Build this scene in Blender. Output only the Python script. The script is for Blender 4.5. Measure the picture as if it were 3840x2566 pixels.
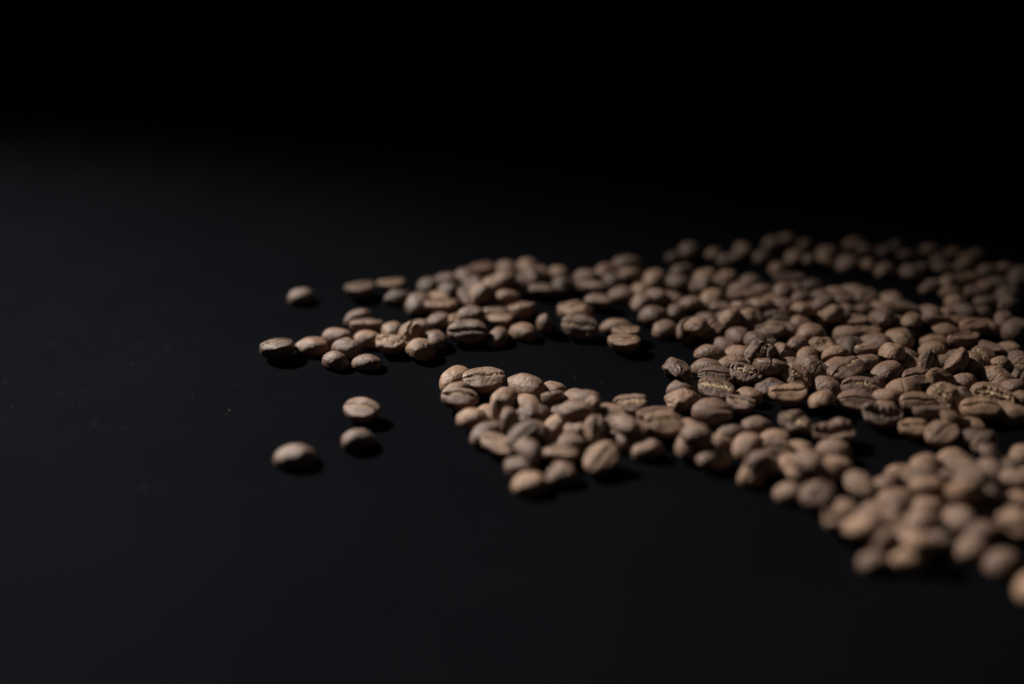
import bpy, math, random
import numpy as np
from mathutils import Vector, Quaternion, Matrix, noise

for o in list(bpy.data.objects):
    bpy.data.objects.remove(o, do_unlink=True)
S = bpy.context.scene
COL = S.collection
R = math.radians

# ---------------------------------------------------------------- camera
cam_d = bpy.data.cameras.new('camera')
cam = bpy.data.objects.new('camera', cam_d); COL.objects.link(cam)
cam.location = (0, 0, 0.144)
cam.rotation_euler = (R(90 - 27), 0, 0)
cam_d.sensor_width = 36.0
cam_d.lens = 35.28
cam_d.clip_start = 0.005; cam_d.clip_end = 20
cam_d.dof.use_dof = True
cam_d.dof.focus_distance = 0.293
cam_d.dof.aperture_fstop = 2.3
cam_d.dof.aperture_blades = 9
cam_d.dof.aperture_rotation = R(12)
S.camera = cam

# ---------------------------------------------------------------- world (a dark studio) and exposure
w = bpy.data.worlds.new('World'); S.world = w; w.use_nodes = True
bg = w.node_tree.nodes['Background']
bg.inputs[0].default_value = (0.85, 0.90, 1.0, 1); bg.inputs[1].default_value = 0.024
S.view_settings.view_transform = 'Standard'
S.view_settings.look = 'None'
S.view_settings.exposure = 0.0
S.view_settings.gamma = 1.0

# ---------------------------------------------------------------- the one studio lamp, up on the left behind the beans
def lamp(name, loc, target, size, blend, power, radius, color):
    d = bpy.data.lights.new(name, 'SPOT'); d.energy = power; d.spot_size = R(size); d.spot_blend = blend
    d.shadow_soft_size = radius; d.color = color
    o = bpy.data.objects.new(name, d); COL.objects.link(o); o.location = loc
    o.rotation_euler = (Vector(target) - Vector(loc)).to_track_quat('-Z', 'Y').to_euler()
    return o
lamp('studio_lamp', (-1.004, 0.988, 0.969), (-0.237, -0.378, 0), 57.4, 1.0, 630.0, 0.034, (1.0, 0.94, 0.86))

def tag(o, label=None, cat=None, group=None, kind=None):
    if label: o['label'] = label
    if cat: o['category'] = cat
    if group: o['group'] = group
    if kind: o['kind'] = kind
    return o

# ---------------------------------------------------------------- materials
def mat(name):
    m = bpy.data.materials.new(name); m.use_nodes = True
    nt = m.node_tree; return m, nt, nt.nodes['Principled BSDF']
def node(nt, t, **kw):
    n = nt.nodes.new(t)
    for k, v in kw.items():
        if k in n.inputs.keys(): n.inputs[k].default_value = v
        else: setattr(n, k, v)
    return n

def bean_material():
    m, nt, b = mat('roasted_bean_skin'); L = nt.links.new
    tc = node(nt, 'ShaderNodeTexCoord')
    oi = node(nt, 'ShaderNodeObjectInfo')
    ge = node(nt, 'ShaderNodeNewGeometry')
    add = node(nt, 'ShaderNodeMath', operation='ADD'); L(oi.outputs['Random'], add.inputs[0]); L(ge.outputs['Random Per Island'], add.inputs[1])
    fr = node(nt, 'ShaderNodeMath', operation='FRACT'); L(add.outputs[0], fr.inputs[0])
    tone = node(nt, 'ShaderNodeValToRGB')
    e = tone.color_ramp.elements
    e[0].position = 0; e[0].color = (0.078, 0.043, 0.027, 1)
    e[1].position = 1; e[1].color = (0.235, 0.140, 0.085, 1)
    for p, c in ((0.25, (0.132, 0.075, 0.051, 1)), (0.5, (0.158, 0.092, 0.061, 1)), (0.75, (0.186, 0.104, 0.061, 1))):
        x = e.new(p); x.color = c
    L(fr.outputs[0], tone.inputs[0])
    n1 = node(nt, 'ShaderNodeTexNoise', Scale=420.0, Detail=4.0, Roughness=0.6)
    L(tc.outputs['Object'], n1.inputs['Vector'])
    r1 = node(nt, 'ShaderNodeMapRange'); r1.inputs['From Min'].default_value = 0.32; r1.inputs['From Max'].default_value = 0.68
    r1.inputs['To Min'].default_value = 0.74; r1.inputs['To Max'].default_value = 1.22
    L(n1.outputs['Fac'], r1.inputs['Value'])
    n2 = node(nt, 'ShaderNodeTexNoise', Scale=2600.0, Detail=3.0, Roughness=0.6)
    L(tc.outputs['Object'], n2.inputs['Vector'])
    r2 = node(nt, 'ShaderNodeMapRange'); r2.inputs['From Min'].default_value = 0.3; r2.inputs['From Max'].default_value = 0.7
    r2.inputs['To Min'].default_value = 0.80; r2.inputs['To Max'].default_value = 1.18
    L(n2.outputs['Fac'], r2.inputs['Value'])
    mm = node(nt, 'ShaderNodeMath', operation='MULTIPLY'); L(r1.outputs[0], mm.inputs[0]); L(r2.outputs[0], mm.inputs[1])
    vm = node(nt, 'ShaderNodeVectorMath', operation='SCALE'); L(tone.outputs[0], vm.inputs[0]); L(mm.outputs[0], vm.inputs['Scale'])
    L(vm.outputs[0], b.inputs['Base Color'])
    b.inputs['Roughness'].default_value = 0.36
    b.inputs['Specular IOR Level'].default_value = 0.42
    b.inputs['Sheen Weight'].default_value = 0.03; b.inputs['Sheen Roughness'].default_value = 0.5
    # fine leathery grain and crackle
    vo = node(nt, 'ShaderNodeTexVoronoi', feature='DISTANCE_TO_EDGE', Scale=330.0)
    wp = node(nt, 'ShaderNodeTexNoise', Scale=300.0, Detail=2.0)
    L(tc.outputs['Object'], wp.inputs['Vector'])
    mx = node(nt, 'ShaderNodeVectorMath', operation='MULTIPLY_ADD'); mx.inputs[1].default_value = (0.004, 0.004, 0.004)
    L(wp.outputs['Color'], mx.inputs[0]); L(tc.outputs['Object'], mx.inputs[2]); L(mx.outputs[0], vo.inputs['Vector'])
    vr = node(nt, 'ShaderNodeMapRange'); vr.inputs['From Max'].default_value = 0.05; L(vo.outputs['Distance'], vr.inputs['Value'])
    bu0 = node(nt, 'ShaderNodeBump', Strength=0.5, Distance=0.00018); L(vr.outputs[0], bu0.inputs['Height'])
    n3 = node(nt, 'ShaderNodeTexNoise', Scale=1500.0, Detail=5.0, Roughness=0.65); L(tc.outputs['Object'], n3.inputs['Vector'])
    bu = node(nt, 'ShaderNodeBump', Strength=1.0, Distance=0.00042); L(n3.outputs['Fac'], bu.inputs['Height']); L(bu0.outputs[0], bu.inputs['Normal'])
    L(bu.outputs[0], b.inputs['Normal'])
    return m

def skin_material():
    m, nt, b = mat('dry_silverskin'); L = nt.links.new
    tc = node(nt, 'ShaderNodeTexCoord')
    n1 = node(nt, 'ShaderNodeTexNoise', Scale=1100.0, Detail=4.0, Roughness=0.7); L(tc.outputs['Object'], n1.inputs['Vector'])
    cr = node(nt, 'ShaderNodeValToRGB'); e = cr.color_ramp.elements
    e[0].position = 0.34; e[0].color = (0.15, 0.085, 0.045, 1); e[1].position = 0.62; e[1].color = (0.56, 0.42, 0.25, 1)
    L(n1.outputs['Fac'], cr.inputs[0]); L(cr.outputs[0], b.inputs['Base Color'])
    b.inputs['Roughness'].default_value = 0.55
    bu = node(nt, 'ShaderNodeBump', Strength=0.8, Distance=0.0002); L(n1.outputs['Fac'], bu.inputs['Height']); L(bu.outputs[0], b.inputs['Normal'])
    return m

def table_material():
    m, nt, b = mat('matt_black_board'); L = nt.links.new
    tc = node(nt, 'ShaderNodeTexCoord')
    n1 = node(nt, 'ShaderNodeTexNoise', Scale=14.0, Detail=5.0, Roughness=0.55); L(tc.outputs['Object'], n1.inputs['Vector'])
    cr = node(nt, 'ShaderNodeValToRGB'); e = cr.color_ramp.elements
    e[0].position = 0.3; e[0].color = (0.0048, 0.0054, 0.0072, 1); e[1].position = 0.7; e[1].color = (0.0066, 0.0072, 0.0093, 1)
    L(n1.outputs['Fac'], cr.inputs[0]); L(cr.outputs[0], b.inputs['Base Color'])
    n2 = node(nt, 'ShaderNodeTexNoise', Scale=1800.0, Detail=4.0, Roughness=0.7); L(tc.outputs['Object'], n2.inputs['Vector'])
    b.inputs['Roughness'].default_value = 0.75
    b.inputs['Specular IOR Level'].default_value = 0.0
    bu = node(nt, 'ShaderNodeBump', Strength=0.35, Distance=0.00008); L(n2.outputs['Fac'], bu.inputs['Height']); L(bu.outputs[0], b.inputs['Normal'])
    return m

def dust_material():
    m, nt, b = mat('pale_dust'); b.inputs['Base Color'].default_value = (0.24, 0.23, 0.21, 1); b.inputs['Roughness'].default_value = 0.8
    return m
MB, MS, MT, MD = bean_material(), skin_material(), table_material(), dust_material()

def mesh_from(name, co, faces, material, smooth=True):
    me = bpy.data.meshes.new(name)
    co = np.asarray(co, dtype=np.float32); f = np.asarray(faces, dtype=np.int32)
    k = f.shape[1]
    me.vertices.add(len(co)); me.vertices.foreach_set('co', co.ravel())
    me.loops.add(f.size); me.loops.foreach_set('vertex_index', f.ravel())
    me.polygons.add(len(f)); me.polygons.foreach_set('loop_start', np.arange(0, f.size, k, dtype=np.int32))
    me.polygons.foreach_set('loop_total', np.full(len(f), k, dtype=np.int32))
    me.update(calc_edges=True)
    if smooth: me.polygons.foreach_set('use_smooth', np.ones(len(f), dtype=bool))
    me.materials.append(material); me.validate(); return me

# ---------------------------------------------------------------- the black board
def board():
    X0, X1, Y0, Y1, T = -1.6, 1.6, -0.35, 2.4, 0.012
    v = [(X0,Y0,-T),(X1,Y0,-T),(X1,Y1,-T),(X0,Y1,-T),(X0,Y0,0),(X1,Y0,0),(X1,Y1,0),(X0,Y1,0)]
    f = [(0,3,2,1),(4,5,6,7),(0,1,5,4),(1,2,6,5),(2,3,7,6),(3,0,4,7)]
    o = bpy.data.objects.new('table_surface', mesh_from('table_surface', v, f, MT, False)); COL.objects.link(o)
    tag(o, kind='structure')
board()

# ---------------------------------------------------------------- one coffee bean
# x: length, y: width, +z: flat face with the crease, -z: domed back. Lengths in mm, scaled to metres at the end.
class Shape:
    def __init__(s, seed, odd=False, open_=0.4):
        r = random.Random(seed); s.r = r
        s.a = 5.0 * r.uniform(0.91, 1.08); s.b = 3.60 * r.uniform(0.91, 1.12)
        s.hf = 1.30 * r.uniform(0.85, 1.2); s.hd = 3.28 * r.uniform(0.92, 1.10)
        s.tap = r.uniform(-0.13, 0.13); s.bend = r.uniform(-0.016, 0.016); s.sag = r.uniform(-0.012, 0.02)
        if odd:                                           # shells, pinched and shrivelled beans
            open_ = r.choice((0.7, 0.95, 0.3)); s.bend *= 2.2; s.tap = r.choice((-1, 1)) * r.uniform(0.2, 0.32); s.sag += 0.02
        s.off = Vector((r.uniform(-50, 50), r.uniform(-50, 50), r.uniform(-50, 50)))
        s.gw = open_ * r.uniform(0.8, 1.2); s.gd = r.uniform(1.1, 1.6)
        s.s1 = r.uniform(-0.45, 0.45); s.s2 = r.uniform(-0.3, 0.3)
        rough = r.random() < 0.22; s.lump = r.uniform(0.4, 0.55) if rough else r.uniform(0.16, 0.30); s.wr = r.uniform(0.07, 0.11) if rough else r.uniform(0.02, 0.05); s.pl = 0.10 if rough else 0.035
        if odd: s.lump = r.uniform(0.5, 0.7); s.wr = r.uniform(0.08, 0.14); s.gd = r.uniform(1.5, 2.3); s.pl = 0.16; s.tipx = r.uniform(1.6, 2.6)
        s.cracks = [(r.uniform(-2.2, 2.2), r.uniform(-2.0, -1.1), r.uniform(-1, 1), r.uniform(1.0, 2.6)) for _ in range(r.choice((0, 1, 1, 2)))]
    def crease_y(s, x):
        t = x / s.a
        return s.s1 * math.sin(t * 3.1) + s.s2 * t + 0.26 * noise.noise(Vector((x * 0.9, 3, 7)) + s.off) + 0.10 * noise.noise(Vector((x * 3.1, 3, 9)) + s.off)
    def point(s, u, v, groove=True, sink=0.0):
        cu, su = math.cos(u), max(math.sin(u), 0.0); cv, sv = math.cos(v), math.sin(v)
        x = s.a * cu
        ring = su ** 0.92
        bw = s.b * (1 + s.tap * cu)
        y = bw * ring * math.copysign(abs(cv) ** 0.86, cv)
        if sv >= 0: z = s.hf * (su ** 0.55) * (sv ** 0.55)
        else: z = -s.hd * (su ** 0.90) * (abs(sv) ** 0.95)
        if sv > 0:
            yc = s.crease_y(x); d = y - yc
            gw = s.gw * (0.55 + 0.75 * su + 0.9 * noise.noise(Vector((x * 1.1, 1, 2)) + s.off))
            gw = max(0.11, gw)
            ends = min(1.0, su * 1.6)
            # the two lips swell beside the crease and roll into it
            z += 0.16 * ends * math.exp(-((abs(d) - gw - 0.75) / 0.8) ** 2) * min(1, sv * 1.6)
            z -= 0.10 * ends * math.exp(-((abs(d) - 2.6) / 0.9) ** 2) * sv
            if groove:
                prof = 1.0 / (1.0 + (abs(d) / gw) ** 5)
                z -= s.gd * prof * ends
                if su < 0.62: x -= math.copysign(0.35, cu) * prof * (1 - su / 0.62)
        y += s.bend * x * x; z += s.sag * x * x
        p = Vector((x, y, z))
        q = p * 0.34 + s.off
        n = noise.noise_vector(q)
        p += n * s.lump * 1.15
        q2 = p * 1.25 + s.off
        k = noise.fractal(q2, 0.9, 2.1, 3)
        rad = Vector((x * 0.35, y, z)); rad = rad.normalized() if rad.length > 1e-5 else Vector((math.copysign(1, cu), 0, 0))
        p += rad * k * s.wr
        # puckered skin towards the tips: fine pleats running round the end
        tip = max(0.0, abs(cu) - 0.72) / 0.28
        p += rad * (s.pl * tip * (1 - tip) * 4 * math.sin(v * 9 + s.off.x + 3 * noise.noise(q2)))
        if sv < 0:
            for (cx, cvv, sl, ln) in s.cracks:
                dd = (x - cx) - sl * (v - 2 * math.pi - cvv) * 1.4 - 0.5 * noise.noise(Vector((v * 3, cx, 0)))
                al = abs((v - 2 * math.pi) - cvv)
                if al < ln * 0.45: p -= rad * 0.16 * math.exp(-(dd / 0.13) ** 2)
        if sink: p.z -= sink
        return p

def grid(sh, nu, nv):
    vs = []
    nf = nv // 2
    for j in range(nf):                                   # the face: samples crowd towards the crease
        t = -1 + 2 * j / nf
        vs.append(math.pi / 2 + math.copysign(abs(t) ** 1.55, t) * math.pi / 2)
    for j in range(nv - nf): vs.append(math.pi + math.pi * j / (nv - nf))
    co = [sh.point(0.0, 0.0)]
    for i in range(1, nu):
        u = math.pi * i / nu
        for v in vs: co.append(sh.point(u, v))
    co.append(sh.point(math.pi, 0.0))
    co[0] = sum((co[1 + k] for k in range(nv)), Vector()) / nv; co[0].x += 0.02
    co[-1] = sum((co[-2 - k] for k in range(nv)), Vector()) / nv; co[-1].x -= 0.02
    f = []
    for i in range(nu - 2):
        for j in range(nv):
            a = 1 + i * nv + j; b = 1 + i * nv + (j + 1) % nv
            f.append((a, b, b + nv)); f.append((a, b + nv, a + nv))
    l = 1 + (nu - 2) * nv
    for j in range(nv):
        f.append((0, 1 + (j + 1) % nv, 1 + j)); f.append((len(co) - 1, l + j, l + (j + 1) % nv))
    return np.array([tuple(c) for c in co]) * 0.001, np.array(f)[:, ::-1]

def silverskin(sh, wide, seed):
    """the papery strip of silverskin left in the crease: a crumpled two-sided ribbon with thickness"""
    r = random.Random(seed); nu, nw = 54, 9
    u0, u1 = (0.16, 0.84) if wide else (0.22 + r.uniform(-.04, .12), 0.80 + r.uniform(-.14, .04))
    W = (1.05 if wide else 0.60) * r.uniform(0.85, 1.15)
    o = Vector((r.uniform(0, 90), 0, 0)); top = []
    for i in range(nu):
        u = math.pi * (u0 + (u1 - u0) * i / (nu - 1)); su = math.sin(u); x = sh.a * math.cos(u)
        e = math.sin(math.pi * i / (nu - 1)) ** 0.5
        ww = W * e * (0.75 + 0.65 * noise.noise(Vector((i * 0.23, 0, 0)) + o))
        yc = sh.crease_y(x)
        for j in range(nw):
            t = -1 + 2 * j / (nw - 1)
            y = yc + t * max(ww, 0.08) + 0.12 * noise.noise(Vector((i * 0.4, j, 5)) + o)
            bw = sh.b * (1 + sh.tap * math.cos(u)) * su ** 0.92
            c = max(-0.98, min(0.98, y / bw)); c = math.copysign(abs(c) ** (1 / 0.86), c)
            p = sh.point(u, math.acos(c), groove=False)
            depth = (0.02 if wide else 0.07) + 0.30 * (1 - abs(t)) * (0.5 if wide else 1.0) + 0.34 * noise.noise(Vector((i * 0.31, j * 0.7, 0)) + o)
            if abs(t) > 0.9: depth += 0.5
            p.z -= depth
            top.append(p)
    bot = [Vector((p.x, p.y, p.z - 0.10)) for p in top]
    n = len(top); f = []
    for i in range(nu - 1):
        for j in range(nw - 1):
            a = i * nw + j; b = a + 1; c = b + nw; d = a + nw
            f.append((a, d, c, b)); f.append((a + n, b + n, c + n, d + n))
    edge = [j for j in range(nw)] + [i * nw + nw - 1 for i in range(1, nu)] + [(nu - 1) * nw + j for j in range(nw - 2, -1, -1)] + [i * nw for i in range(nu - 2, 0, -1)]
    for k in range(len(edge)):
        a, b = edge[k], edge[(k + 1) % len(edge)]; f.append((a, b, b + n, a + n))
    return mesh_from('silverskin', np.array([tuple(p) for p in top + bot]) * 0.001, f, MS)

NV = 32
SHAPES = [Shape(100 + i, i >= 26, 0.14 if i % 3 == 0 else (0.24 if i % 3 == 1 else 0.38)) for i in range(NV)]
HI = []
for i, sh in enumerate(SHAPES):
    co, f = grid(sh, 76, 72); HI.append(mesh_from('coffee_bean', co, f, MB))
SKIN = {}
def skin_mesh(v, wide):
    if (v, wide) not in SKIN: SKIN[(v, wide)] = silverskin(SHAPES[v], wide, v * 7 + wide)
    return SKIN[(v, wide)]

SPECKS = [(-0.09052, 0.20366, 0.0002), (-0.07887, 0.24056, 0.00014), (-0.09091, 0.24658, 0.0001), (-0.09122, 0.25437, 8e-05), (-0.10533, 0.23094, 8e-05), (-0.01633, 0.25987, 0.00012), (-0.0147, 0.23891, 0.0001), (0.0264, 0.2567, 0.0001), (0.01862, 0.25934, 0.00012), (-0.11897, 0.31366, 0.00012), (-0.09997, 0.28231, 0.00012), (-0.07893, 0.2408, 0.0001), (0.11086, 0.25881, 0.0001), (0.04135, 0.24198, 0.0001), (0.08559, 0.23499, 0.0001), (0.08563, 0.23729, 6e-05)]

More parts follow.
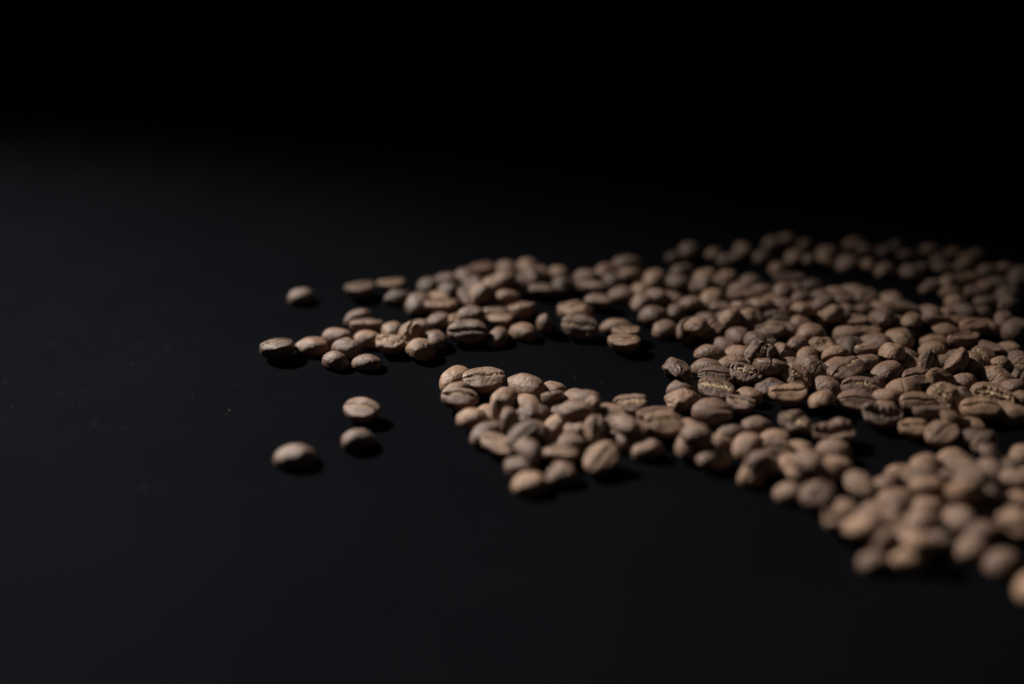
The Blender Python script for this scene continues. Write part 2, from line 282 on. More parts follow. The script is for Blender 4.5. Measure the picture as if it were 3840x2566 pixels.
# x y z (0.01 mm), quaternion, scale, shape, silverskin (0 none, 1 narrow, 2 wide) | group | label
BEANS = '''
-7208 31315 133 11 276 -961 4 1033 17 0|T|lone domed bean resting apart at the upper left, behind the left tip
-5234 31675 353 364 -29 -31 -930 1068 6 0|T|flat-side-up bean, rim showing, third from left, farthest row of loose left tip
-4234 32178 297 149 -14 -23 -989 903 18 0|T|flat-side-up bean, rim showing, fifth from left, farthest row of loose left tip
-3882 31250 124 6 988 154 6 966 26 0|T|domed bean lying level, seventh from left, farthest row of loose left tip
-5027 29698 123 6 -973 -232 -3 962 15 0|T|domed bean with a pointed left end, topmost of the column at the left tip
-4690 28929 350 229 -50 -116 -965 1064 24 0|T|bean leaning on its edge, fourth from left, farthest row of loose left tip
-4527 28056 118 23 -61 -998 0 904 22 0|T|domed bean lying level, seventh from left, nearest row of loose left tip
-3799 28563 191 92 616 780 -65 1106 17 0|T|large domed bean slanting down-right, sixth from left, farthest row of loose left tip
-5484 28144 132 0 138 990 2 1048 20 0|T|domed bean lying level, fourth from left, nearest row of loose left tip
-7145 27205 379 197 -10 -53 -979 1144 7 1|T|crease-up bean with dark groove forming the very left end of the group
-6191 27593 137 0 999 -33 8 1063 16 0|T|domed bean lying level, second from left, nearest row of loose left tip
-5094 27451 137 4 208 978 -1 1052 0 0|T|domed bean lying level, fifth from left, nearest row of loose left tip
-5329 26650 122 0 969 -245 -15 943 2 0|T|round domed bean with a cracked back, front of the left tip, left of its twin
-4360 26566 123 26 999 -35 -16 936 18 0|T|round domed bean at the front of the left tip, right of its cracked twin
-3715 27578 336 55 0 -9 998 1014 26 1|T|crease-up bean with pale crease, eighth from left, nearest row of loose left tip
-3186 27981 410 742 321 -387 444 903 8 1|T|crease-up bean with pale crease, eighth from left, farthest row of loose left tip
-2921 28877 131 5 107 994 2 1020 23 0|U|domed bean lying level, first from left, nearest row of upper left heap
-2775 27266 187 134 334 -932 -52 1032 12 0|U|domed bean lying level, second from left, nearest row of upper left heap
-2414 28004 163 40 562 821 -92 1060 13 0|U|domed bean lying level, third from left, nearest row of upper left heap
-3116 30668 170 13 -760 -649 35 1260 25 0|U|large domed bean slanting steeply up-right, first from left, second row of upper left heap
-2885 32162 172 11 -849 -514 119 1015 4 0|U|domed bean lying level, first from left, third row of upper left heap
-2290 32702 119 11 -29 -999 -5 903 3 0|U|domed bean lying level, third from left, third row of upper left heap
-2192 31716 129 2 -638 770 15 1028 29 0|U|domed bean slanting steeply up-right, second from left, third row of upper left heap
-2438 31008 301 848 -174 22 -499 903 10 1|U|crease-up bean with pale crease, second from left, second row of upper left heap
-2356 30225 375 80 -12 -40 -996 1107 15 0|U|large flat-side-up bean, rim showing, fourth from left, second row of upper left heap
-2347 29455 123 10 -959 -281 22 943 13 0|U|domed bean lying level, third from left, second row of upper left heap
-1438 30844 374 848 231 151 -452 1001 11 1|U|crease-up bean with pale crease, fifth from left, second row of upper left heap
-1295 28858 624 102 -994 -45 1 958 17 0|U|domed bean lying level, sixth from left, second row of upper left heap
-1442 29091 383 990 23 30 134 1185 18 0|U|large flat-side-up bean, rim showing, fourth from left, nearest row of upper left heap
-1388 28152 411 919 394 -3 -2 1141 10 1|U|large crease-up bean with pale crease, fifth from left, nearest row of upper left heap
-602 30651 291 900 45 63 -429 915 1 1|U|crease-up bean with pale crease, seventh from left, second row of upper left heap
-563 29947 297 30 -12 -64 -997 903 12 0|U|flat-side-up bean, rim showing, eighth from left, second row of upper left heap
-401 29303 311 991 -30 -30 -129 943 9 0|U|flat-side-up bean, rim showing, seventh from left, nearest row of upper left heap
306 29941 436 626 -175 91 754 1193 24 0|U|large bean leaning on its edge, ninth from left, second row of upper left heap
-436 28305 127 6 -611 792 4 992 18 0|U|domed bean slanting steeply up-right, sixth from left, nearest row of upper left heap
366 28595 127 0 963 -268 -1 993 22 0|U|domed bean lying level, eighth from left, nearest row of upper left heap
1118 28934 321 446 -516 355 -639 903 12 0|U|bean leaning on its edge, ninth from left, nearest row of upper left heap
-1687 33065 125 0 713 701 -1 1020 18 0|U|domed bean slanting steeply up-right, first from left, farthest row of upper left heap
-1080 33576 295 342 -17 -25 -939 912 3 0|U|flat-side-up bean, rim showing, second from left, farthest row of upper left heap
-205 33710 165 126 341 927 87 972 2 0|U|domed bean lying level, fourth from left, farthest row of upper left heap
-639 32167 145 27 540 -841 11 1122 2 0|U|large domed bean slanting up-right, fifth from left, third row of upper left heap
-242 31891 533 11 505 -862 39 1029 4 0|U|domed bean slanting up-right, third from left, farthest row of upper left heap
-1009 30666 560 42 620 -783 -7 1072 29 0|U|domed bean slanting steeply up-right, fourth from left, third row of upper left heap
555 34002 126 17 767 -641 18 989 3 0|U|domed bean slanting down-right, sixth from left, farthest row of upper left heap
206 32010 133 30 841 541 -8 969 12 0|U|domed bean slanting up-right, seventh from left, third row of upper left heap
-165 30584 436 56 -18 -998 12 903 10 0|U|domed bean lying level, sixth from left, third row of upper left heap
457 32812 113 3 475 -880 1 909 8 0|U|domed bean slanting up-right, fifth from left, farthest row of upper left heap
1051 31686 323 65 22 49 996 980 9 0|U|flat-side-up bean, rim showing, eighth from left, third row of upper left heap
1049 32842 234 128 -918 -369 61 903 2 0|U|domed bean slanting up-right, seventh from left, farthest row of upper left heap
1760 32058 183 132 -790 -597 -43 1050 27 0|U|domed bean slanting steeply up-right, ninth from left, third row of upper left heap
2697 32936 136 5 130 992 -1 1059 9 0|V|domed bean lying level, first from left, farthest row of far middle heap
2749 31940 321 965 -53 -10 -257 975 3 0|V|flat-side-up bean, rim showing, first from left, nearest row of far middle heap
2934 30714 345 107 -17 27 994 1042 12 0|M|dark flat-side-up bean at the back of the central gap
2085 29830 374 143 14 -106 984 1136 1 1|M|pale yellowish crease-up bean behind the plump one in the central gap
2164 28545 386 81 19 -354 931 1095 10 2|M|plump bean with a bright strip of skin in its crease, in the central gap
3373 28994 125 7 -71 -997 -1 972 10 0|M|pale shiny domed bean in the middle of the central gap
3794 31480 132 7 -75 997 21 1018 4 0|V|domed bean lying level, second from left, nearest row of far middle heap
4255 34135 139 10 34 999 20 1067 19 0|V|domed bean lying level, second from left, farthest row of far middle heap
4237 33194 125 28 -998 48 -33 915 3 0|V|domed bean lying level, third from left, farthest row of far middle heap
5087 32839 144 4 812 584 -9 1119 25 0|V|large domed bean slanting steeply up-right, fourth from left, farthest row of far middle heap
4382 30519 221 33 830 546 -112 1090 22 0|V|large domed bean slanting up-right, third from left, nearest row of far middle heap
4629 29579 210 64 566 -817 93 1230 8 0|R|large domed bean slanting up-right, first from left, fifth row of right bank
4885 28827 129 2 409 -912 1 1011 17 0|R|domed bean slanting up-right, first from left, fourth row of right bank
6141 33318 160 66 383 -921 -2 1089 20 0|V|domed bean lying level, sixth from left, farthest row of far middle heap
5834 32422 130 23 325 945 6 992 20 0|V|domed bean lying level, fifth from left, farthest row of far middle heap
3583 28329 321 998 -54 -13 -28 981 21 0|M|dark bean squeezed between a shiny domed bean and a crumbly one, central gap
3455 27610 355 999 19 1 -36 1063 22 1|M|crease-up bean with crumbly pale face, nearest in the central gap
6881 32865 163 76 860 505 -1 1131 15 0|V|large domed bean slanting up-right, seventh from left, farthest row of far middle heap
6649 31903 280 11 117 -984 -136 1023 26 0|V|domed bean lying level, fourth from left, nearest row of far middle heap
7638 32814 149 70 754 653 -23 1057 0 0|V|domed bean slanting down-right, eighth from left, farthest row of far middle heap
6823 31055 160 6 566 -824 19 1260 9 0|R|large domed bean slanting steeply up-right, first from left, eighth row of right bank
8426 32470 123 13 -987 159 2 991 21 0|V|domed bean lying level, ninth from left, farthest row of far middle heap
7980 31913 114 2 188 -982 -3 903 22 0|V|domed bean lying level, fifth from left, nearest row of far middle heap
8652 31690 161 78 -213 -965 -134 903 30 0|V|domed bean slanting down-right, sixth from left, nearest row of far middle heap
7908 31226 359 69 1 -82 -994 1119 24 0|R|large flat-side-up bean, rim showing, first from left, ninth row of right bank
6989 30252 302 103 -1 34 994 903 12 0|R|flat-side-up bean, rim showing, first from left, seventh row of right bank
7650 29857 465 795 -92 225 556 1196 12 0|R|large bean leaning on its edge, second from left, seventh row of right bank
7615 28985 367 45 -349 928 121 1115 31 0|R|large domed bean slanting up-right, third from left, seventh row of right bank
6410 29543 118 31 931 -363 -23 903 18 0|R|domed bean slanting down-right, first from left, sixth row of right bank
9745 32617 330 995 -53 -12 87 1017 6 0|V|flat-side-up bean, rim showing, tenth from left, farthest row of far middle heap
9275 31328 337 77 550 -830 -38 986 18 0|V|domed bean slanting steeply up-right, seventh from left, nearest row of far middle heap
9804 31901 126 47 869 492 -16 915 8 0|V|domed bean slanting up-right, eighth from left, nearest row of far middle heap
9825 30960 182 131 400 -907 -16 1013 20 0|R|domed bean lying level, first from left, tenth row of right bank
9069 30307 196 4 533 823 199 1040 30 0|R|domed bean slanting down-right, second from left, ninth row of right bank
9477 29661 403 282 572 -768 69 997 4 0|R|domed bean slanting up-right, third from left, ninth row of right bank
8639 29384 297 982 186 -2 17 903 20 1|R|crease-up bean with pale crease, fourth from left, seventh row of right bank
9325 29182 133 20 687 -726 18 1028 13 0|R|domed bean slanting steeply down-right, second from left, eighth row of right bank
12034 31064 305 918 134 -51 371 903 13 1|V|crease-up bean with pale crease, ninth from left, nearest row of far middle heap
11224 30964 114 8 99 995 12 926 22 0|R|domed bean lying level, second from left, tenth row of right bank
10944 29908 193 37 251 965 66 903 24 0|R|domed bean lying level, third from left, tenth row of right bank
11658 30141 121 2 -953 -303 -1 936 16 0|R|domed bean slanting up-right, fourth from left, tenth row of right bank
12850 30874 159 66 677 733 6 1171 17 0|V|large domed bean slanting down-right, tenth from left, nearest row of far middle heap
12940 30019 465 323 102 43 940 930 18 0|V|flat-side-up bean, rim showing, eleventh from left, nearest row of far middle heap
10244 29590 116 11 892 452 -21 903 3 0|R|domed bean slanting up-right, fourth from left, ninth row of right bank
10958 29066 382 993 -49 -48 -92 903 6 0|R|flat-side-up bean, rim showing, fifth from left, ninth row of right bank
11651 29071 111 8 312 950 14 903 13 0|R|domed bean lying level, sixth from left, ninth row of right bank
12607 28505 139 5 3 -998 60 911 9 0|R|domed bean lying level, fifth from left, tenth row of right bank
15941 31600 300 920 -33 27 389 899 24 0|G|flat-side-up bean, rim showing, fourth from left, nearest row of far right corner
16550 32151 118 8 383 -923 23 895 10 0|G|domed bean slanting up-right, sixth from left, nearest row of far right corner
17140 32549 106 9 220 975 -7 840 4 0|G|small domed bean lying level, ninth from left, nearest row of far right corner
17009 31427 133 12 -870 -493 3 1047 22 0|G|domed bean slanting steeply up-right, eleventh from left, nearest row of far right corner
14988 30852 119 0 914 405 0 996 27 0|G|domed bean slanting steeply up-right, second from left, nearest row of far right corner
14336 29861 108 3 -358 934 -3 840 29 0|G|small domed bean slanting up-right, first from left, nearest row of far right corner
14928 30050 180 57 573 805 -140 950 25 0|G|domed bean lying level, third from left, nearest row of far right corner
16058 30896 111 4 8 1000 1 868 20 0|G|small domed bean lying level, eighth from left, nearest row of far right corner
15559 29997 111 33 346 -938 11 850 19 0|G|small domed bean lying level, fifth from left, nearest row of far right corner
16682 30651 120 20 946 323 -17 897 1 0|G|domed bean slanting up-right, tenth from left, nearest row of far right corner
15265 28963 117 7 -956 291 27 918 10 0|G|domed bean slanting down-right, seventh from left, nearest row of far right corner
18028 32719 213 14 528 -834 -158 1260 22 0|G|large domed bean slanting steeply up-right, thirteenth from left, nearest row of far right corner
16047 28666 160 0 904 428 1 1250 0 0|G|large domed bean slanting steeply up-right, twelfth from left, nearest row of far right corner
13693 29773 202 168 617 767 39 1179 17 0|R|large domed bean lying level, first from left, farthest row of right bank
13561 28993 426 937 -250 47 240 1014 18 0|R|flat-side-up bean, rim showing, sixth from left, tenth row of right bank
14383 29212 292 26 18 39 999 915 29 0|R|flat-side-up bean, rim showing, seventh from left, tenth row of right bank
5561 28382 361 492 -71 402 -769 1010 15 0|R|bean leaning on its edge, second from left, fourth row of right bank
6234 28439 333 928 168 -55 326 997 22 1|R|crease-up bean with pale crease, third from left, fourth row of right bank
7089 28110 208 94 647 752 -90 1160 23 0|R|large domed bean lying level, second from left, fifth row of right bank
6533 27698 130 28 922 -385 29 964 16 0|R|domed bean lying level, fourth from left, fourth row of right bank
6028 26944 186 146 986 -28 -80 1084 21 0|R|domed bean lying level, first from left, third row of right bank
8124 28483 327 993 91 -77 -20 1006 10 1|R|crease-up bean with pale crease, second from left, sixth row of right bank
8824 28714 114 2 -171 -985 -26 903 3 0|R|domed bean lying level, third from left, sixth row of right bank
8176 27011 197 124 -988 70 68 992 27 0|R|domed bean lying level, sixth from left, fourth row of right bank
6910 27041 141 71 207 974 60 903 12 0|R|domed bean lying level, second from left, third row of right bank
7363 26505 430 812 346 -268 387 989 26 2|R|bean with bright papery skin in its open crease, leaning in the right bank
7610 27418 302 25 -79 -69 994 903 21 0|R|flat-side-up bean, rim showing, fifth from left, fourth row of right bank
6618 26414 116 3 -1000 -17 6 903 5 0|R|domed bean lying level, second from left, second row of right bank
5820 26223 127 11 243 970 -2 994 10 0|R|domed bean lying level, first from left, second row of right bank
4784 25566 350 401 573 -714 -14 1260 28 0|R|knobbly two-lobed bean standing at the left edge of the right bank
6772 25620 333 215 18 -88 973 1013 26 1|R|crease-up bean with pale crease, third from left, second row of right bank
5935 25508 328 38 5 -140 989 993 24 0|R|bean with dark open crease, sixth from left, nearest row of right bank
4918 24937 144 38 989 138 -31 1021 18 0|R|domed bean lying level, second from left, nearest row of right bank
5766 24631 366 189 32 -123 974 1104 2 2|R|large crease-up bean with wide pale skin, fifth from left, nearest row of right bank
4833 24249 131 7 -1000 0 -6 1052 30 0|R|domed bean lying level, third from left, nearest row of right bank
5474 23797 136 0 1000 -1 16 1045 22 0|R|domed bean lying level, fourth from left, nearest row of right bank
6333 23943 298 160 16 -99 982 907 17 1|R|crease-up bean with pale crease, seventh from left, nearest row of right bank
6689 24579 119 0 931 -366 6 930 17 0|R|domed bean slanting down-right, eighth from left, nearest row of right bank
7473 24999 131 7 231 973 -8 1051 28 0|R|domed bean lying level, fourth from left, second row of right bank
7586 25857 483 587 -206 -131 -772 1260 12 0|R|large bean leaning on its edge, fourth from left, third row of right bank
8190 25205 424 867 260 157 -394 1021 7 1|R|upright round bean showing its curved crease, front middle of the right bank
7706 24306 393 986 133 -1 105 1000 15 0|R|bean with dark open crease, ninth from left, nearest row of right bank
9388 28127 252 149 545 -823 58 1252 12 0|R|large domed bean slanting up-right, fifth from left, seventh row of right bank
10636 28315 184 84 215 946 227 933 19 0|R|domed bean lying level, third from left, eighth row of right bank
10479 27718 127 49 -991 119 -42 903 11 0|R|domed bean lying level, sixth from left, seventh row of right bank
11276 28529 278 991 -36 44 123 903 2 1|R|crease-up bean with pale crease, fourth from left, eighth row of right bank
11313 27711 156 61 384 921 19 1120 7 0|R|large domed bean lying level, seventh from left, seventh row of right bank
12094 27973 197 9 589 806 -46 1135 13 0|R|large domed bean slanting down-right, seventh from left, ninth row of right bank
8935 26871 156 129 -476 867 -73 935 18 0|R|domed bean slanting steeply up-right, third from left, fifth row of right bank
9560 27312 325 967 115 39 -223 993 1 1|R|crease-up bean with pale crease, fourth from left, sixth row of right bank
10258 27145 275 318 753 371 440 921 20 0|R|domed bean slanting steeply up-right, fifth from left, sixth row of right bank
10750 27122 335 288 -14 -157 -944 1024 4 2|R|crease-up bean with wide pale skin, sixth from left, sixth row of right bank
10597 26409 176 55 -84 985 -140 1008 15 0|R|domed bean lying level, fourth from left, fifth row of right bank
11396 26640 375 115 817 537 -176 1039 22 0|R|domed bean slanting up-right, eighth from left, seventh row of right bank
9683 26213 137 22 -196 980 6 1030 5 0|R|domed bean slanting up-right, seventh from left, fourth row of right bank
8837 25923 261 354 -870 341 42 1000 24 0|R|bean leaning on its edge, fifth from left, third row of right bank
9664 25500 502 947 38 -86 307 1139 4 1|R|large crease-up bean with pale crease, eighth from left, fourth row of right bank
9001 25013 144 48 -929 365 26 994 7 0|R|domed bean slanting down-right, seventh from left, second row of right bank
8607 24062 264 312 773 550 -44 1099 17 0|R|large domed bean slanting down-right, sixth from left, second row of right bank
11046 25869 183 80 -266 960 -35 1152 9 0|R|large domed bean slanting up-right, fifth from left, fifth row of right bank
10376 25305 121 11 67 998 4 952 13 0|R|domed bean lying level, seventh from left, third row of right bank
9892 24747 359 12 29 -135 990 1113 5 1|R|large crease-up bean with pale crease, sixth from left, third row of right bank
9566 24092 329 15 -5 193 -981 999 24 0|R|bean with dark open crease, eighth from left, second row of right bank
10257 23778 152 4 -36 -993 111 903 9 0|R|domed bean lying level, ninth from left, second row of right bank
9974 23189 365 991 119 4 -67 1054 29 0|R|bean with dark open crease, tenth from left, nearest row of right bank
12956 27296 129 60 -111 -991 -47 903 6 0|R|domed bean slanting down-right, fifth from left, eighth row of right bank
13207 27870 116 11 -167 -986 -3 903 11 0|R|domed bean lying level, eighth from left, ninth row of right bank
13993 27762 368 939 -125 36 317 1122 15 0|R|large bean leaning on its edge, eighth from left, tenth row of right bank
13539 26896 115 19 -1000 8 -3 919 4 0|R|domed bean lying level, sixth from left, eighth row of right bank
12956 25936 564 208 344 -306 -863 1046 0 0|R|bean leaning on its edge, ninth from left, seventh row of right bank
13620 26230 285 68 -666 740 65 1015 18 0|R|domed bean slanting steeply down-right, seventh from left, eighth row of right bank
14146 26542 354 436 155 -324 825 903 20 2|R|crease-up bean with wide pale skin, eighth from left, eighth row of right bank
12218 25926 448 566 205 369 -708 943 14 2|R|bean standing on end with a star-shaped torn crease in the right bank
11746 25388 322 983 126 23 129 996 12 0|R|bean with dark open crease, sixth from left, fifth row of right bank
12334 25068 360 295 215 -356 860 903 24 0|R|bean with dark open crease, seventh from left, fifth row of right bank
11085 24720 233 306 -947 39 -89 1117 21 0|R|large bean leaning on its edge, eighth from left, third row of right bank
13083 25324 129 55 -139 989 15 926 21 0|R|domed bean slanting up-right, eighth from left, sixth row of right bank
12622 24496 183 32 -432 -901 -1 940 27 0|R|domed bean slanting down-right, eighth from left, fifth row of right bank
13462 24819 118 2 -999 -33 9 903 7 0|R|domed bean lying level, ninth from left, sixth row of right bank
14075 25456 147 7 -850 526 14 1128 24 0|R|large domed bean slanting down-right, tenth from left, seventh row of right bank
14380 26003 306 89 -887 -250 377 918 5 0|R|domed bean lying level, ninth from left, eighth row of right bank
15264 26783 115 0 999 -32 7 903 21 0|R|domed bean lying level, ninth from left, ninth row of right bank
15110 26184 300 978 178 -34 101 903 8 2|R|crease-up bean with wide pale skin, tenth from left, ninth row of right bank
14798 25547 304 878 155 -33 452 903 1 1|R|crease-up bean with pale crease, tenth from left, eighth row of right bank
14212 24651 306 147 207 -894 368 948 13 0|R|domed bean lying level, tenth from left, sixth row of right bank
14118 24246 153 36 310 940 -136 903 26 0|R|domed bean lying level, tenth from left, fifth row of right bank
11994 24038 406 755 401 147 -498 1000 8 1|R|crease-up bean with pale crease, ninth from left, fourth row of right bank
11187 23914 331 971 238 29 15 1007 9 0|R|bean with dark open crease, ninth from left, third row of right bank
13385 24168 392 177 8 -134 975 1014 29 1|R|crease-up bean with pale crease, ninth from left, fifth row of right bank
12769 23582 358 996 87 21 28 1085 10 1|R|crease-up bean with pale crease, tenth from left, third row of right bank
13711 23531 127 28 10 999 28 939 0 0|R|domed bean lying level, tenth from left, fourth row of right bank
15310 27428 117 4 -1000 24 6 950 13 0|R|domed bean lying level, tenth from left, tenth row of right bank
14623 28580 421 971 -39 -8 236 1026 0 0|R|flat-side-up bean, rim showing, second from left, farthest row of right bank
14596 27262 330 460 -16 21 887 919 18 0|R|flat-side-up bean, rim showing, ninth from left, tenth row of right bank
11309 23350 420 920 -217 66 320 1047 15 0|R|bean leaning on its edge, tenth from left, second row of right bank
10671 22704 281 68 -1 135 -989 862 17 1|S|small crease-up bean with pale crease, first from left, nearest row of right-hand link
11250 22384 314 948 95 -49 301 948 6 0|S|bean with dark open crease, second from left, nearest row of right-hand link
11757 22900 348 125 -266 -458 -839 873 29 0|S|small bean leaning on its edge, third from left, nearest row of right-hand link
12331 23047 104 9 -958 287 -24 800 16 0|S|small domed bean lying level, fourth from left, nearest row of right-hand link
12121 22390 101 1 -996 90 6 825 3 0|S|small domed bean lying level, fifth from left, nearest row of right-hand link
12214 21892 312 362 181 463 -789 800 12 0|S|small bean with dark open crease, sixth from left, nearest row of right-hand link
11246 21497 114 44 -22 997 52 800 14 0|B|small domed bean lying level, first from left, farthest row of near right band
11024 20442 580 472 53 -71 877 947 25 1|B|crease-up bean with pale crease, sixth from left, sixth row of near right band
10979 19846 646 158 154 959 -176 800 25 0|B|small domed bean lying level, seventh from left, sixth row of near right band
11921 20825 128 66 -736 671 -55 919 3 0|B|domed bean slanting down-right, second from left, farthest row of near right band
12539 21102 113 30 84 -996 -8 800 10 0|B|small domed bean lying level, third from left, farthest row of near right band
12310 20280 298 25 -936 351 18 800 17 0|B|small domed bean slanting down-right, fourth from left, farthest row of near right band
10379 21030 143 97 347 -932 -41 974 11 0|B|domed bean lying level, fourth from left, sixth row of near right band
9708 20726 131 100 -986 -112 66 800 28 0|B|small domed bean lying level, seventh from left, fifth row of near right band
9089 20248 101 1 950 314 -1 800 18 0|B|small domed bean slanting up-right, seventh from left, fourth row of near right band
10010 20305 337 133 -57 974 -175 800 20 0|B|small domed bean lying level, third from left, sixth row of near right band
9917 19783 422 52 63 996 -43 800 20 0|B|small domed bean lying level, eighth from left, fifth row of near right band
10661 20494 101 8 -994 -112 1 800 11 0|B|small domed bean lying level, fifth from left, sixth row of near right band
-1646 25412 150 7 852 522 -27 1192 20 0|C|large domed bean slanting up-right, first from left, farthest row of near central clump
-802 25166 376 989 106 16 99 1130 4 1|C|large crease-up bean with pale crease, third from left, farthest row of near central clump
-1454 23985 446 989 114 15 -95 1032 20 1|C|crease-up bean with pale crease, second from left, farthest row of near central clump
379 24947 184 83 -932 345 -73 1248 19 0|C|large domed bean slanting down-right, fifth from left, farthest row of near central clump
1179 24904 118 23 247 969 -5 923 9 0|C|domed bean lying level, sixth from left, farthest row of near central clump
1127 24209 382 706 -231 123 658 981 3 0|C|bean leaning on its edge, seventh from left, farthest row of near central clump
1817 24477 115 18 26 -999 3 903 2 0|C|domed bean lying level, eighth from left, farthest row of near central clump
-240 24238 179 13 -563 826 12 1141 17 0|C|large domed bean slanting up-right, fourth from left, farthest row of near central clump
-1061 23015 317 28 -997 49 -48 903 12 0|C|domed bean lying level, first from left, third row of near central clump
-329 23175 409 504 396 -84 763 903 18 0|C|bean with dark open crease, second from left, third row of near central clump
544 23410 144 2 -980 -200 -4 1115 1 0|C|large domed bean lying level, third from left, third row of near central clump
-117 22783 409 358 -685 -298 560 1035 9 0|C|bean leaning on its edge, second from left, second row of near central clump
-612 22521 136 7 -948 -317 13 1045 24 0|C|domed bean slanting up-right, first from left, second row of near central clump
-346 21830 304 951 107 57 -285 920 10 1|C|crease-up bean with pale crease, first from left, nearest row of near central clump
1469 23636 157 79 78 -993 48 903 14 0|C|domed bean lying level, fourth from left, third row of near central clump
1726 22999 571 92 -993 63 -47 903 24 0|C|domed bean lying level, fifth from left, third row of near central clump
301 22332 293 955 125 37 265 903 29 0|C|bean with dark open crease, third from left, second row of near central clump
691 22269 355 233 -206 -935 -171 903 3 0|C|domed bean slanting down-right, fifth from left, second row of near central clump
1205 22952 150 52 -410 906 95 972 18 0|C|domed bean slanting steeply up-right, sixth from left, second row of near central clump
1763 22665 209 46 246 -963 102 903 26 0|C|domed bean lying level, seventh from left, second row of near central clump
2176 22262 466 610 312 -236 689 903 23 2|C|crease-up bean with wide pale skin, eighth from left, second row of near central clump
1527 22089 117 3 988 152 -8 903 22 0|C|domed bean lying level, seventh from left, nearest row of near central clump
2680 22988 449 961 158 29 -223 903 13 1|C|crease-up bean with pale crease, eighth from left, third row of near central clump
2056 23331 492 145 -533 -117 825 903 12 0|C|bean leaning on its edge, sixth from left, third row of near central clump
2552 23543 296 139 -25 -36 989 903 3 0|C|flat-side-up bean, rim showing, seventh from left, third row of near central clump
2918 22248 122 42 -930 365 10 903 12 0|C|domed bean slanting down-right, ninth from left, nearest row of near central clump
405 21210 511 79 -481 -856 171 903 17 0|C|domed bean slanting down-right, third from left, nearest row of near central clump
275 21815 598 900 284 -116 309 903 18 0|C|bean with dark open crease, fourth from left, second row of near central clump
257 21011 121 7 1000 -5 -18 931 8 0|C|domed bean lying level, second from left, nearest row of near central clump
453 20303 120 1 -997 -80 3 940 9 0|C|domed bean lying level, fourth from left, nearest row of near central clump
1233 20711 122 9 998 -51 -27 924 29 0|C|domed bean lying level, sixth from left, nearest row of near central clump
1243 21510 298 55 18 62 996 903 12 0|C|flat-side-up bean, rim showing, fifth from left, nearest row of near central clump
2236 21103 373 899 209 -80 377 1060 18 0|C|kidney-shaped bean lying alone in front of the near central clump
3250 23831 341 72 41 154 -985 1055 14 2|C|crease-up bean with wide pale skin, ninth from left, third row of near central clump
3330 22734 117 3 803 -597 0 939 21 0|C|domed bean slanting down-right, ninth from left, second row of near central clump
4002 22614 484 989 122 61 55 1076 2 1|B|crease-up bean with pale crease, second from left, third row of near right band
3860 23343 330 983 -108 -3 147 1017 6 0|B|bean leaning on its edge, first from left, third row of near right band
3476 21781 143 70 -988 -106 -91 838 20 0|B|small domed bean slanting up-right, first from left, nearest row of near right band
4730 21687 679 39 -995 87 33 902 31 0|B|domed bean lying level, third from left, third row of near right band
4645 21905 197 22 863 495 -95 1196 5 0|B|large domed bean slanting up-right, first from left, second row of near right band
5387 23161 425 947 -313 72 -17 1094 18 0|B|large bean leaning on its edge, first from left, fifth row of near right band
5817 22617 120 46 -987 -150 35 853 25 0|B|small domed bean lying level, first from left, fourth row of near right band
5406 22156 103 5 32 999 -5 800 1 0|B|small domed bean lying level, fourth from left, third row of near right band
5090 21300 174 75 977 184 -80 1008 20 0|B|domed bean lying level, second from left, second row of near right band
6535 22908 116 22 42 -999 5 912 3 0|B|domed bean lying level, second from left, fifth row of near right band
6114 21929 139 6 892 453 -12 1082 21 0|B|domed bean slanting up-right, second from left, fourth row of near right band
6914 22372 143 56 964 -239 102 800 4 0|B|small domed bean lying level, third from left, fifth row of near right band
6817 21685 287 957 272 47 -94 800 2 1|B|small crease-up bean with pale crease, third from left, fourth row of near right band
7597 22919 315 216 62 -287 931 903 1 2|B|crease-up bean with wide pale skin, first from left, sixth row of near right band
8435 22336 343 35 10 171 -985 1057 30 0|B|bean leaning on its edge, second from left, sixth row of near right band
8279 21728 150 92 243 963 74 935 2 0|B|domed bean lying level, fifth from left, fifth row of near right band
7446 21853 99 31 -986 165 3 815 0 0|B|small domed bean lying level, fourth from left, fifth row of near right band
7253 20613 540 41 -948 314 -31 800 10 0|B|small domed bean slanting down-right, fourth from left, fourth row of near right band
6976 21170 112 62 451 -890 -42 800 11 0|B|small domed bean slanting up-right, sixth from left, third row of near right band
7037 20614 161 178 253 -947 -92 800 4 0|B|small domed bean lying level, seventh from left, third row of near right band
6103 20766 463 59 147 -987 16 824 30 0|B|small domed bean lying level, fifth from left, third row of near right band
5925 20652 114 9 -926 -376 30 844 1 0|B|small domed bean slanting up-right, third from left, second row of near right band
7722 20612 285 174 -976 -69 -107 852 23 0|B|small domed bean lying level, fifth from left, fourth row of near right band
8195 21141 102 0 985 -171 -3 800 25 0|B|small domed bean lying level, sixth from left, fifth row of near right band
6682 19941 108 15 994 101 34 806 2 0|B|small domed bean lying level, second from left, nearest row of near right band
7576 20089 116 11 -179 983 -30 800 13 0|B|small domed bean slanting up-right, eighth from left, third row of near right band
7206 19550 373 949 112 -84 284 922 0 0|B|bean with dark open crease, fourth from left, second row of near right band
8418 20083 290 482 81 -199 850 816 7 1|B|small crease-up bean with pale crease, sixth from left, fourth row of near right band
7811 19286 104 0 52 999 9 839 13 0|B|small domed bean lying level, fourth from left, nearest row of near right band
7504 18642 370 16 12 -43 -999 882 27 0|B|flat-side-up bean, rim showing, third from left, nearest row of near right band
7845 18191 423 2 -995 51 -89 800 12 0|B|small domed bean lying level, fifth from left, nearest row of near right band
8526 19175 101 6 -995 -98 18 800 22 0|B|small domed bean lying level, fifth from left, second row of near right band
8972 19181 351 95 -399 -912 -19 800 29 0|B|small domed bean slanting down-right, ninth from left, third row of near right band
9860 19438 114 0 995 104 -5 869 15 0|B|small domed bean lying level, eighth from left, fourth row of near right band
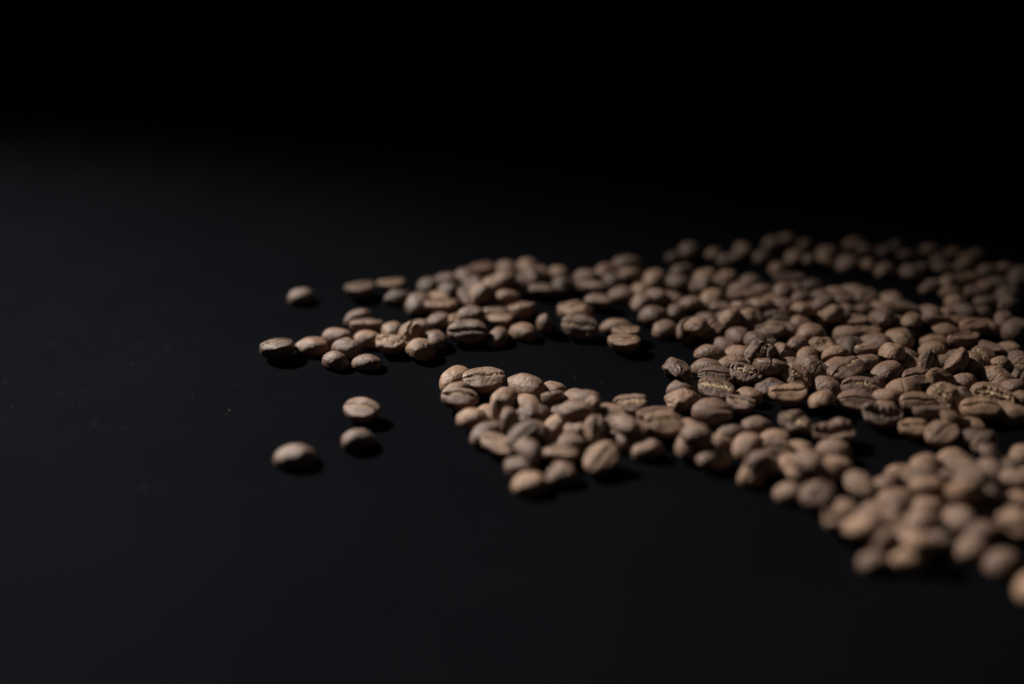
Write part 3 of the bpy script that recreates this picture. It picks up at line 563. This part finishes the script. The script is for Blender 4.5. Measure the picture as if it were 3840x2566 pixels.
8745 18680 256 184 36 102 -977 811 9 0|B|small bean with dark open crease, sixth from left, second row of near right band
8268 17982 237 187 886 417 79 800 22 0|B|small domed bean slanting steeply up-right, seventh from left, nearest row of near right band
9460 18681 197 127 -926 -301 187 1000 5 0|B|domed bean lying level, seventh from left, second row of near right band
9591 18048 108 17 279 960 -26 800 1 0|B|small domed bean lying level, eighth from left, second row of near right band
8964 17601 428 106 100 -976 -159 800 11 0|B|small domed bean lying level, ninth from left, nearest row of near right band
7919 17400 108 38 -131 991 13 800 14 0|B|small domed bean slanting up-right, sixth from left, nearest row of near right band
8671 17406 109 20 -999 -37 26 800 19 0|B|small domed bean lying level, eighth from left, nearest row of near right band
10568 19305 691 586 -218 -327 -708 1164 0 0|B|large bean leaning on its edge, ninth from left, fifth row of near right band
11294 19692 261 119 524 -819 202 1200 8 0|B|large domed bean slanting steeply up-right, eighth from left, sixth row of near right band
10319 18791 231 156 729 667 5 944 4 0|B|domed bean slanting steeply down-right, ninth from left, fourth row of near right band
11606 19236 160 53 -174 969 -166 803 17 0|B|small domed bean lying level, ninth from left, sixth row of near right band
10924 18990 126 54 -93 988 107 800 6 0|B|small domed bean lying level, tenth from left, fourth row of near right band
11363 18396 389 3 -795 607 -1 896 30 0|B|domed bean slanting down-right, tenth from left, fifth row of near right band
10703 18332 121 3 978 208 -37 926 5 0|B|domed bean lying level, tenth from left, third row of near right band
10214 17829 125 54 -232 971 34 803 4 0|B|small domed bean slanting up-right, ninth from left, second row of near right band
10710 17331 111 5 -974 -228 -10 862 5 0|B|small domed bean slanting up-right, tenth from left, second row of near right band
10986 16533 113 47 -402 914 23 800 5 0|B|small domed bean slanting steeply up-right, tenth from left, nearest row of near right band
12149 19622 99 5 -999 -45 7 800 26 0|B|small domed bean lying level, tenth from left, sixth row of near right band
-4090 23544 344 143 18 -98 985 1045 7 1|L|flat-side-up oval bean lying above another lone bean on the bare board
-4021 22236 161 92 164 -977 -96 989 14 0|L|domed bean lying just below the flat-side-up one on the bare board
-5523 21444 134 22 -998 -61 -8 1032 10 0|L|nearest lone domed bean, by itself on the bare board at lower left
'''
REST = '''
-1316 32400 177 66 752 654 -48 948 31 0|U
719 32353 497 17 480 877 31 903 30 0|U
1668 33403 128 15 -865 498 -60 906 17 0|U
3558 32772 116 0 754 -656 0 911 12 0|V
3372 33579 125 61 -880 -471 22 903 16 0|V
4542 31855 128 19 678 734 5 999 13 0|V
4918 31111 239 133 359 897 222 903 9 0|V
5433 31187 113 4 950 -312 18 903 25 0|V
5475 30185 117 0 850 527 1 903 18 0|R
6046 30728 117 7 -993 -119 -8 903 12 0|V
6046 34967 103 51 407 -912 -13 744 14 0|F
6706 35389 175 105 607 -788 -15 1116 11 0|F
7260 32262 188 115 88 963 228 903 8 0|V
7629 35302 104 15 883 466 -50 744 10 0|F
7964 34621 96 0 335 942 0 744 5 0|F
8809 35753 108 24 587 809 -17 820 11 0|F
8429 35006 94 4 944 331 2 744 8 0|F
9370 34895 115 0 855 519 11 894 12 0|F
10065 36205 141 14 -893 -445 60 992 0 0|F
10732 36729 108 23 -123 -989 -72 760 21 0|F
9689 33870 108 2 -844 -537 -4 847 9 0|F
10525 34680 149 58 615 -786 8 1072 20 0|F
11294 36124 105 23 -850 -526 -1 811 7 0|F
6834 28982 149 4 19 -1000 -11 903 7 0|R
6948 28757 539 147 -460 875 32 903 1 0|R
8785 30988 111 6 -526 851 -9 909 16 0|R
8297 30124 358 121 -990 -12 72 903 8 0|R
10600 31258 115 20 158 -987 -6 903 1 0|V
10485 32247 112 1 2 -1000 0 903 4 0|V
11210 31609 111 1 -99 -995 2 903 15 0|V
11855 31757 108 0 921 -390 3 903 19 0|V
10656 30505 115 10 -426 904 -6 903 23 0|R
12359 30357 114 10 -966 256 -16 903 7 0|R
10382 29234 464 26 -353 935 20 903 1 0|R
11929 29046 465 33 -933 -355 42 903 31 0|R
12476 29178 140 97 -644 -758 33 903 0 0|R
13045 29372 138 33 -832 -549 77 903 3 0|R
11004 34337 241 64 266 -956 -104 744 0 0|F
11922 35329 124 2 -893 -449 -4 970 13 0|F
11551 34512 119 54 -878 461 -120 744 30 0|F
12375 34253 142 25 -509 860 -13 1079 4 0|F
13230 36250 123 0 961 277 -16 954 17 0|F
13429 35517 154 188 -955 205 107 784 25 0|F
13059 34128 123 31 -477 875 78 824 27 0|F
14141 35469 133 23 453 -888 81 894 17 0|F
14805 36124 110 38 472 -879 58 756 3 0|F
13559 33667 126 14 882 471 -15 968 25 0|F
14895 35185 95 2 7 1000 -8 744 25 0|F
14331 33255 188 129 528 -839 -18 1116 0 0|F
14988 33927 95 4 -937 -350 -9 744 18 0|F
15957 35651 101 35 132 991 -3 760 1 0|F
15880 34639 97 6 -352 936 9 758 7 0|F
15792 33897 108 48 -54 -996 60 744 16 0|F
16729 35321 96 16 110 -994 -5 744 1 0|F
16976 34684 116 36 -905 -423 -6 852 24 0|F
17468 35161 94 1 996 87 -9 744 1 0|F
16485 33930 95 2 9 -1000 3 744 1 0|F
17270 33621 107 8 49 -999 -1 835 2 0|F
18009 33846 104 16 998 -23 -51 744 1 0|F
14561 32052 97 18 88 -996 3 744 2 0|F
14921 32462 93 5 121 993 5 744 15 0|F
15336 32281 247 209 448 -850 -181 998 10 0|F
15895 32767 119 59 14 992 113 744 29 0|F
16406 33027 93 14 -24 999 23 744 18 0|F
15169 31661 138 90 996 7 -1 744 25 0|F
16114 29668 110 14 -893 -450 -22 840 15 0|G
13653 28361 257 30 38 997 63 903 4 0|R
12692 28687 486 106 508 -845 132 903 10 0|R
5804 28237 527 109 -911 -399 12 903 8 0|R
7428 27258 509 21 616 784 -66 903 22 0|R
8316 26369 113 0 994 -107 9 903 19 0|R
8824 27549 194 194 448 -873 6 903 5 0|R
9713 26670 324 397 916 -51 29 903 21 0|R
11973 27003 111 3 -897 442 -5 903 14 0|R
12904 26475 125 43 973 224 36 903 19 0|R
11888 26345 118 17 -206 978 23 903 2 0|R
10477 24255 254 106 189 951 -221 903 20 0|R
12106 21453 224 128 -879 -321 328 800 24 0|S
13052 21574 133 30 915 384 124 800 21 0|B
-1527 24649 218 29 938 345 -22 903 3 0|C
432 24144 133 44 -888 452 -68 903 25 0|C
2022 23969 336 20 78 997 13 903 5 0|C
-716 23522 111 10 745 667 7 903 8 0|C
2959 22388 501 76 877 -475 17 903 19 0|C
-244 32916 118 5 -440 -898 10 920 22 0|H
6390 21172 118 9 -843 538 -9 920 7 0|H
8955 18033 118 10 -714 -700 6 920 12 0|H
10337 19936 117 9 -806 591 -7 920 7 0|H
7535 21187 147 109 -565 -815 65 920 12 0|H
7092 29563 117 8 -966 259 5 920 5 0|H
10328 30081 453 55 -932 -357 1 920 3 0|H
5849 29097 117 13 -987 -161 -1 920 3 0|H
11246 20856 117 8 -447 -895 6 920 25 0|H
8112 30555 118 5 -208 978 -11 920 8 0|H
-129 31210 117 6 -557 830 -10 920 14 0|H
979 33443 118 12 -964 -267 1 920 9 0|H
4739 22817 117 8 -531 -847 9 920 17 0|H
-1345 29931 118 8 -720 694 -8 920 10 0|H
9977 30318 117 10 -919 -395 3 920 11 0|H
-1247 31608 118 6 -613 790 -10 920 1 0|H
8203 18685 192 179 -864 427 -197 920 2 0|H
12067 29664 118 4 -353 936 -12 920 0 0|H
12823 20503 117 1 -298 -955 11 920 21 0|H
7850 27951 116 14 -999 -49 -1 920 27 0|H
9179 19652 117 4 -91 996 -10 920 15 0|H
11849 18720 118 11 -993 -120 -1 920 31 0|H
'''

GROUPS = {'T': 'loose coffee beans at the left tip', 'U': 'coffee beans of the upper left heap', 'V': 'coffee beans of the far middle heap',
          'M': 'coffee beans lying in the central gap', 'R': 'coffee beans of the broad right-hand bank', 'G': 'coffee beans of the far right corner',
          'F': 'coffee beans of the dim far strip', 'C': 'coffee beans of the near central clump', 'S': 'coffee beans of the right-hand link',
          'B': 'coffee beans of the near right band', 'L': 'stray coffee beans on the bare board'}

protos = {}; vary = random.Random(21)
def place(row):
    x, y, z, q, s, v, ch, reg, lab = row
    key = (v, ch)
    if key not in protos:
        o = bpy.data.objects.new('coffee_bean', None if ch else HI[v]); COL.objects.link(o)
        if ch:
            o.empty_display_size = 0.004
            c = bpy.data.objects.new('bean_body', HI[v]); COL.objects.link(c); c.parent = o
            c = bpy.data.objects.new('silverskin', skin_mesh(v, ch == 2)); COL.objects.link(c); c.parent = o
        protos[key] = o
    else:
        src = protos[key]; o = src.copy(); COL.objects.link(o)
        for k in src.children:
            c = k.copy(); COL.objects.link(c); c.parent = o
    o.location = (x, y, z); o.rotation_mode = 'QUATERNION'; o.rotation_quaternion = Quaternion(q); o.scale = (s * vary.uniform(0.93, 1.05), s * vary.uniform(0.93, 1.07), s * vary.uniform(0.92, 1.08))
    return tag(o, lab, 'coffee bean', GROUPS[reg])

def row_of(t):
    a = t.split('|'); n = [int(k) for k in a[0].split()]
    return (n[0] * 1e-5, n[1] * 1e-5, n[2] * 1e-5, [k * 1e-3 for k in n[3:7]], n[7] * 1e-3, n[8], n[9], a[1], a[2] if len(a) > 2 else None)

for t in BEANS.strip().splitlines(): place(row_of(t))

# the remaining smaller-showing beans of the heap, past the first 300: real beans, joined in one object
LO = [grid(sh, 44, 40) for sh in SHAPES]
co_all, f_all, n0 = [], [], 0
for t in REST.strip().splitlines():
    x, y, z, q, s, v, ch, reg, lab = row_of(t)
    co, f = LO[v]; m = np.array(Quaternion(q).normalized().to_matrix()) * s
    co_all.append(co @ m.T + np.array((x, y, z))); f_all.append(f + n0); n0 += len(co)
o = bpy.data.objects.new('coffee_beans', mesh_from('coffee_beans', np.concatenate(co_all), np.concatenate(f_all), MB)); COL.objects.link(o)
tag(o, 'smaller-showing brown coffee beans filling the heap and its dim far strip', 'coffee beans', kind='stuff')

# ---------------------------------------------------------------- dust and bean crumbs on the board
def dust():
    r = random.Random(5); co, f = [], []
    def fleck(x, y, s):
        n = len(co); k = 5; a0 = r.uniform(0, 6.3); st = r.uniform(0.5, 1.0)
        for j in range(k):
            a = a0 + j * 2 * math.pi / k; rr = s * r.uniform(0.6, 1.1)
            co.append((x + rr * math.cos(a), y + rr * st * math.sin(a), 0.0))
        co.append((x, y, s * r.uniform(0.5, 1.1)))
        for j in range(k): f.append((n + j, n + (j + 1) % k, n + k))
    for _ in range(7500):
        t = r.random()
        if t < 0.62: x = -0.165 + abs(r.gauss(0, 0.060)); y = r.gauss(0.262, 0.030)
        else: x = r.uniform(-0.24, 0.19); y = r.uniform(0.13, 0.38)
        if noise.noise(Vector((x * 60, y * 60, 0))) < -0.12 and r.random() < 0.8: continue
        fleck(x, y, 0.000013 + 0.000062 * r.random() ** 3)
    for _ in range(60): fleck(r.uniform(-0.2, 0.18), r.uniform(0.15, 0.34), r.uniform(0.00005, 0.00010))
    for x, y, s in SPECKS: fleck(x, y, s)
    o = bpy.data.objects.new('dust', mesh_from('dust', co, f, MD, False)); COL.objects.link(o)
    tag(o, 'fine pale dust specks sprinkled over the black board', 'dust', kind='stuff')
dust()
